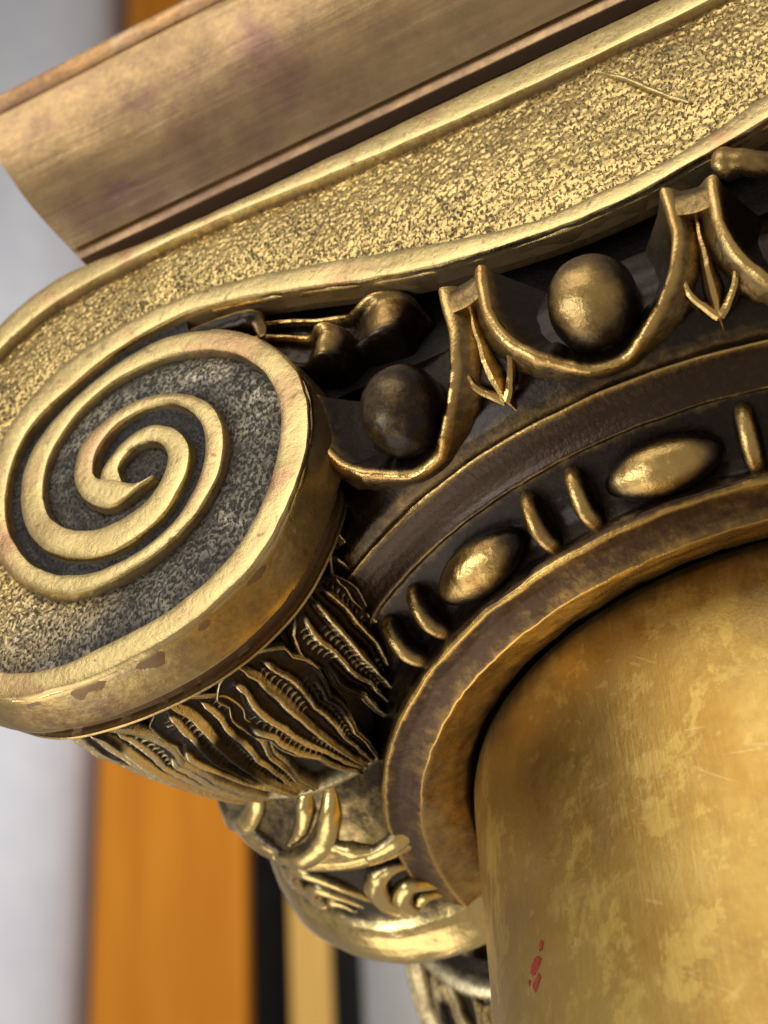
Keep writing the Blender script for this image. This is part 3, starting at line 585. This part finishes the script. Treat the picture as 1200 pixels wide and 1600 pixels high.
def curled_leaf(pts, width, y0, seed):
    """cupped leaf with a raised upper edge and a swollen, curled tip"""
    c = resample(spline(A(pts), 10), n=70); n = len(c); s = np.linspace(0, 1, n)[:, None]; v = np.linspace(-1, 1, 29)[None]
    T = np.gradient(c, axis=0); T /= np.linalg.norm(T, axis=1)[:, None]; up = np.stack([-T[:, 1], T[:, 0]], 1)
    up *= np.sign(up[:, 1:2])
    w = np.interp(s[:, 0], np.linspace(0, 1, len(width)), width)[:, None] * np.sqrt(np.clip(1 - smooth01(s, .86, 1.0) ** 2, .0005, 1))
    crest = np.exp(-((v - .62 + .1 * s) / .17) ** 2) * (1 - .5 * smooth01(s, .7, .9)); bulb = smooth01(s, .60, .84) * np.sqrt(np.clip(1 - v * v, 0, 1)) * np.sqrt(np.clip(1 - smooth01(s, .84, 1.0), 0, 1))
    d = .040 * crest + .075 * bulb + .012 * np.exp(-((v + .75) / .15) ** 2) - .10 * smooth01(np.abs(v), .82, 1.0) - .05 * smooth01(s, .93, 1.0)
    V = np.zeros((n, 29, 3)); V[..., 0] = c[:, None, 0] + up[:, None, 0] * v * w; V[..., 2] = c[:, None, 1] + up[:, None, 1] * v * w; V[..., 1] = y0 - d
    V = V.reshape(-1, 3); V += (fnoise(V, 16, 160 + seed)[:, None] - .5) * .012
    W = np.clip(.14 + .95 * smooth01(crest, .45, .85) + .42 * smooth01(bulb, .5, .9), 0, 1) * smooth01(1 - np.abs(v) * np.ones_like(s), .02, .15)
    return build('curled_leaf', V, grid_faces(n, 29, flip=True), M_OVOLO, capital, W.reshape(-1))
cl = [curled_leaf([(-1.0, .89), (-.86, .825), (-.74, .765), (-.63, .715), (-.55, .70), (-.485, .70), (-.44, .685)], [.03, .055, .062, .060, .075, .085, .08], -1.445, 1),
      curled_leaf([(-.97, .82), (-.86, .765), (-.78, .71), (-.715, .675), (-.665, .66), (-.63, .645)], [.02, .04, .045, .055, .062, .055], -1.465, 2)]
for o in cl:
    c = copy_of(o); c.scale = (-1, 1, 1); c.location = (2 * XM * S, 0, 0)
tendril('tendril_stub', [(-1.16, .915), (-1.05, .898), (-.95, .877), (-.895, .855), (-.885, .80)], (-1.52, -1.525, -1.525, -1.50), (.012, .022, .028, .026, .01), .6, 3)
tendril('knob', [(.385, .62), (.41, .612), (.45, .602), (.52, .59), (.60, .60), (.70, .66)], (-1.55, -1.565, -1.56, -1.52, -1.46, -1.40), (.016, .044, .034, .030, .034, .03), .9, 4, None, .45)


tendril('casting_seam', [(.131, 1.169), (.208, 1.085), (.282, .985), (.356, .896)], (-1.540, -1.542, -1.540), (.004, .008, .007, .003), 1.0, 6, M_FILLET, .95)
# ------------------------------------------------------------------ column shaft
M_SHAFT = None
m, nt, b = nodes_of('satin_shaft_brass'); g = G(nt)
co = g.coord(rnd=False); cs = g.coord((1, 1, .7), rnd=False); cl = g.coord((1.2, 1.2, .12), rnd=False)
n1 = g.noise(co, 1.5, 6, .62, .7); n2 = g.noise(cs, 4.2, 8, .72, .25); n3 = g.noise(co, 15, 5, .7); n4 = g.noise(cl, 60, 4, .7); n5 = g.noise(co, 90, 3, .7)
c = g.mix(g.ramp(n1, .38, .66), (.43, .25, .058), (.53, .35, .10))
c = g.mix(g.math('MULTIPLY', g.ramp(n2, .535, .59), .5), c, (.74, .52, .14))       # patches rubbed bright
c = g.mix(g.math('MULTIPLY', g.ramp(g.noise(cs, 2.3, 5, .6, .5), .52, .70), .55), c, (.40, .26, .13))   # brown tarnish
c = g.mix(g.math('MULTIPLY', g.ramp(n3, .55, .75), .35), c, (.36, .23, .08))
c = g.mix(g.math('MULTIPLY', g.ramp(n4, .55, .8), .3), c, (.72, .55, .24))
c = g.mix(g.math('MULTIPLY', g.ramp(n5, .66, .74), .4), c, (.22, .13, .05))
for a_, am in ((.9, .26), (-.5, .2), (1.35, .22)):      # fine scratches in a few directions
    sv = g.noise(g.coord((1, 1, .035), rnd=False, rot=(0, a_, a_ * .3)), 42, 2, .5); c = g.mix(g.math('MULTIPLY', g.ramp(sv, .70, .74), am), c, (.80, .62, .30))
c = g.mix(g.math('MULTIPLY', g.ramp(g.noise(co, 7, 6, .7, .3), .56, .62), .30), c, (.74, .54, .17))
g.l(c, b.inputs['Base Color']); b.inputs['Metallic'].default_value = 1.0
ro = g.math('ADD', .42, g.math('MULTIPLY', g.math('SUBTRACT', n2, .5), .25)); ro = g.math('ADD', ro, g.math('MULTIPLY', g.math('SUBTRACT', n3, .5), .2))
g.l(ro, b.inputs['Roughness'])
nr = g.bump(n4, .10, .01); nr = g.bump(n3, .10, .012, nr); nr = g.bump(n5, .12, .004, nr); g.l(nr, b.inputs['Normal'])
M_SHAFT = m
shaft = tag(empty('column_shaft', (0, 0, -6.0)), 'smooth round golden brass column shaft rising into the ring under the capital', 'column')
prof = A([(.93, .03), (.975, .012), (.992, -.004), (.998, -.03), (1.0, -.08), (1.0, -.5), (1.0, -1), (1.0, -2), (1.0, -4), (1.01, -6)]); th = np.arange(256) / 256 * 2 * math.pi
V = np.stack([np.outer(np.sin(th), prof[:, 0]), -np.outer(np.cos(th), prof[:, 0]), np.repeat(prof[None, :, 1] + 6.0, 256, 0)], -1).reshape(-1, 3)
build('shaft', V, grid_faces(256, len(prof), cu=True, flip=True), M_SHAFT, shaft)
# chips of red paint left on the shaft
mr, nt, b = nodes_of('red_paint'); g = G(nt); cc = g.coord(rnd=False)
g.l(g.mix(g.ramp(g.noise(cc, 40, 4), .4, .65), (.24, .016, .007), (.20, .045, .014)), b.inputs['Base Color']); b.inputs['Roughness'].default_value = .6; b.inputs['Specular IOR Level'].default_value = .25
def chip(pts):
    q = A(pts); c0 = q.mean(0); V = []
    for rr, s in ((1.0004, 1.0), (1.0018, .93)):
        for a, z in q:
            a, z = c0[0] + (a - c0[0]) * s, c0[1] + (z - c0[1]) * s; V.append((rr * math.sin(math.radians(a)), -rr * math.cos(math.radians(a)), z + 6.0))
    n = len(q); F = [(i, (i + 1) % n, n + (i + 1) % n, n + i) for i in range(n)] + [tuple(range(n, 2 * n))]
    build('paint_chip', V, F, mr, shaft, smooth=False)
def ragged(pts, seed):
    r = random.Random(seed); q = spline(A(pts + [pts[0]]), 6)[:-1]
    return [(a + r.uniform(-.22, .22), z + r.uniform(-.003, .003)) for a, z in q]
for s_, pts in enumerate(([(-35.9, -.742), (-35.4, -.752), (-35.9, -.766), (-36.5, -.762), (-36.3, -.750)],
                          [(-37.0, -.772), (-36.4, -.786), (-37.2, -.798), (-38.6, -.806), (-39.7, -.796), (-39.4, -.782), (-38.2, -.770)],
                          [(-37.5, -.815), (-37.0, -.824), (-38.0, -.842), (-39.0, -.848), (-39.5, -.832), (-38.8, -.818)],
                          [(-40.2, -.802), (-40.0, -.810), (-40.4, -.816), (-40.6, -.807)])):
    chip(ragged(pts, s_))


# ------------------------------------------------------------------ what stands behind
def plain(name, color, color2, scale=(1, 1, 1), sc_=1.2, rough=.6, metal=0.0):
    m, nt, b = nodes_of(name); g = G(nt); co = g.coord(scale)
    g.l(g.mix(g.ramp(g.noise(co, sc_, 5, .6, .3), .3, .7), color, color2), b.inputs['Base Color'])
    b.inputs['Roughness'].default_value = rough; b.inputs['Specular IOR Level'].default_value = .2; b.inputs['Metallic'].default_value = metal
    g.l(g.bump(g.noise(co, sc_ * 8, 4), .15, .02), b.inputs['Normal']); return m
M_WALL = plain('grey_plaster', (.50, .49, .48), (.56, .55, .54)); M_WHITE = plain('white_paint', (.64, .66, .73), (.70, .72, .78))
M_WOOD = plain('orange_varnished_wood', (.50, .170, .008), (.60, .225, .015), (1, 1, .06), 2.2, .8)
M_DARK = plain('black_paint', (.006, .007, .007), (.010, .011, .010), rough=.95); M_YEL = plain('ochre_wood', (.62, .37, .09), (.70, .44, .13), (1, 1, .06), 2.5, .8)
FH = F_H; RH = C_R
def upright(name, m, l0, l1, d0, d1, label, cat, round_=False, z0=-6.0, z1=55.0):
    """a tall post between two lateral offsets, at a depth from the camera, facing it; rounded front if asked"""
    l0, l1, d0, d1 = l0 * 2, l1 * 2, d0 * 2, d1 * 2
    c = CAM * A([1, 1, 0]) + RH * ((l0 + l1) / 2) + FH * ((d0 + d1) / 2); hw = (l1 - l0) / 2; hd = (d1 - d0) / 2
    if round_:
        a = np.linspace(math.pi, 2 * math.pi, 25); pts = [(hw * math.cos(t), hd * 2 * math.sin(t) + hd) for t in a]
    else:
        e = min(.05, hw * .3); pts = [(-hw, hd), (-hw, -hd + e), (-hw + e * .3, -hd + e * .3), (-hw + e, -hd), (hw - e, -hd), (hw - e * .3, -hd + e * .3), (hw, -hd + e), (hw, hd)]
    V = [tuple(RH * x + FH * y + A([0, 0, z])) for z in (0, z1 - z0) for x, y in pts]; n = len(pts)
    F = [(i, (i + 1) % n, n + (i + 1) % n, n + i) for i in range(n)] + [tuple(range(n))[::-1], tuple(range(n, 2 * n))]
    o = build(name, V, F, m, None, smooth=False); o.location = Vector((c[0], c[1], z0)) * S
    if round_: 
        for p in o.data.polygons: p.use_smooth = True
        o.data.set_sharp_from_angle(angle=math.radians(40))
    if label: tag(o, label, cat)
    return o
wall = upright('wall', M_WALL, -30, 30, 20.5, 21.5, None, None); tag(wall, kind='structure')
upright('white_pillar', M_WHITE, -5.6, -2.86, 17.4, 19.4, 'blurred white rounded pillar behind the capital, left of the orange post', 'pillar', True)
upright('orange_post', M_WOOD, -2.83, -1.47, 18.0, 19.6, 'wide blurred orange wooden post directly behind the scroll', 'post')
upright('dark_panel', M_DARK, -1.48, -.48, 18.8, 19.4, 'blurred black upright panel beside the orange post', 'panel')
upright('ochre_strip', M_YEL, -1.10, -.74, 18.3, 18.75, 'narrow blurred ochre strip standing on the black panel', 'strip')
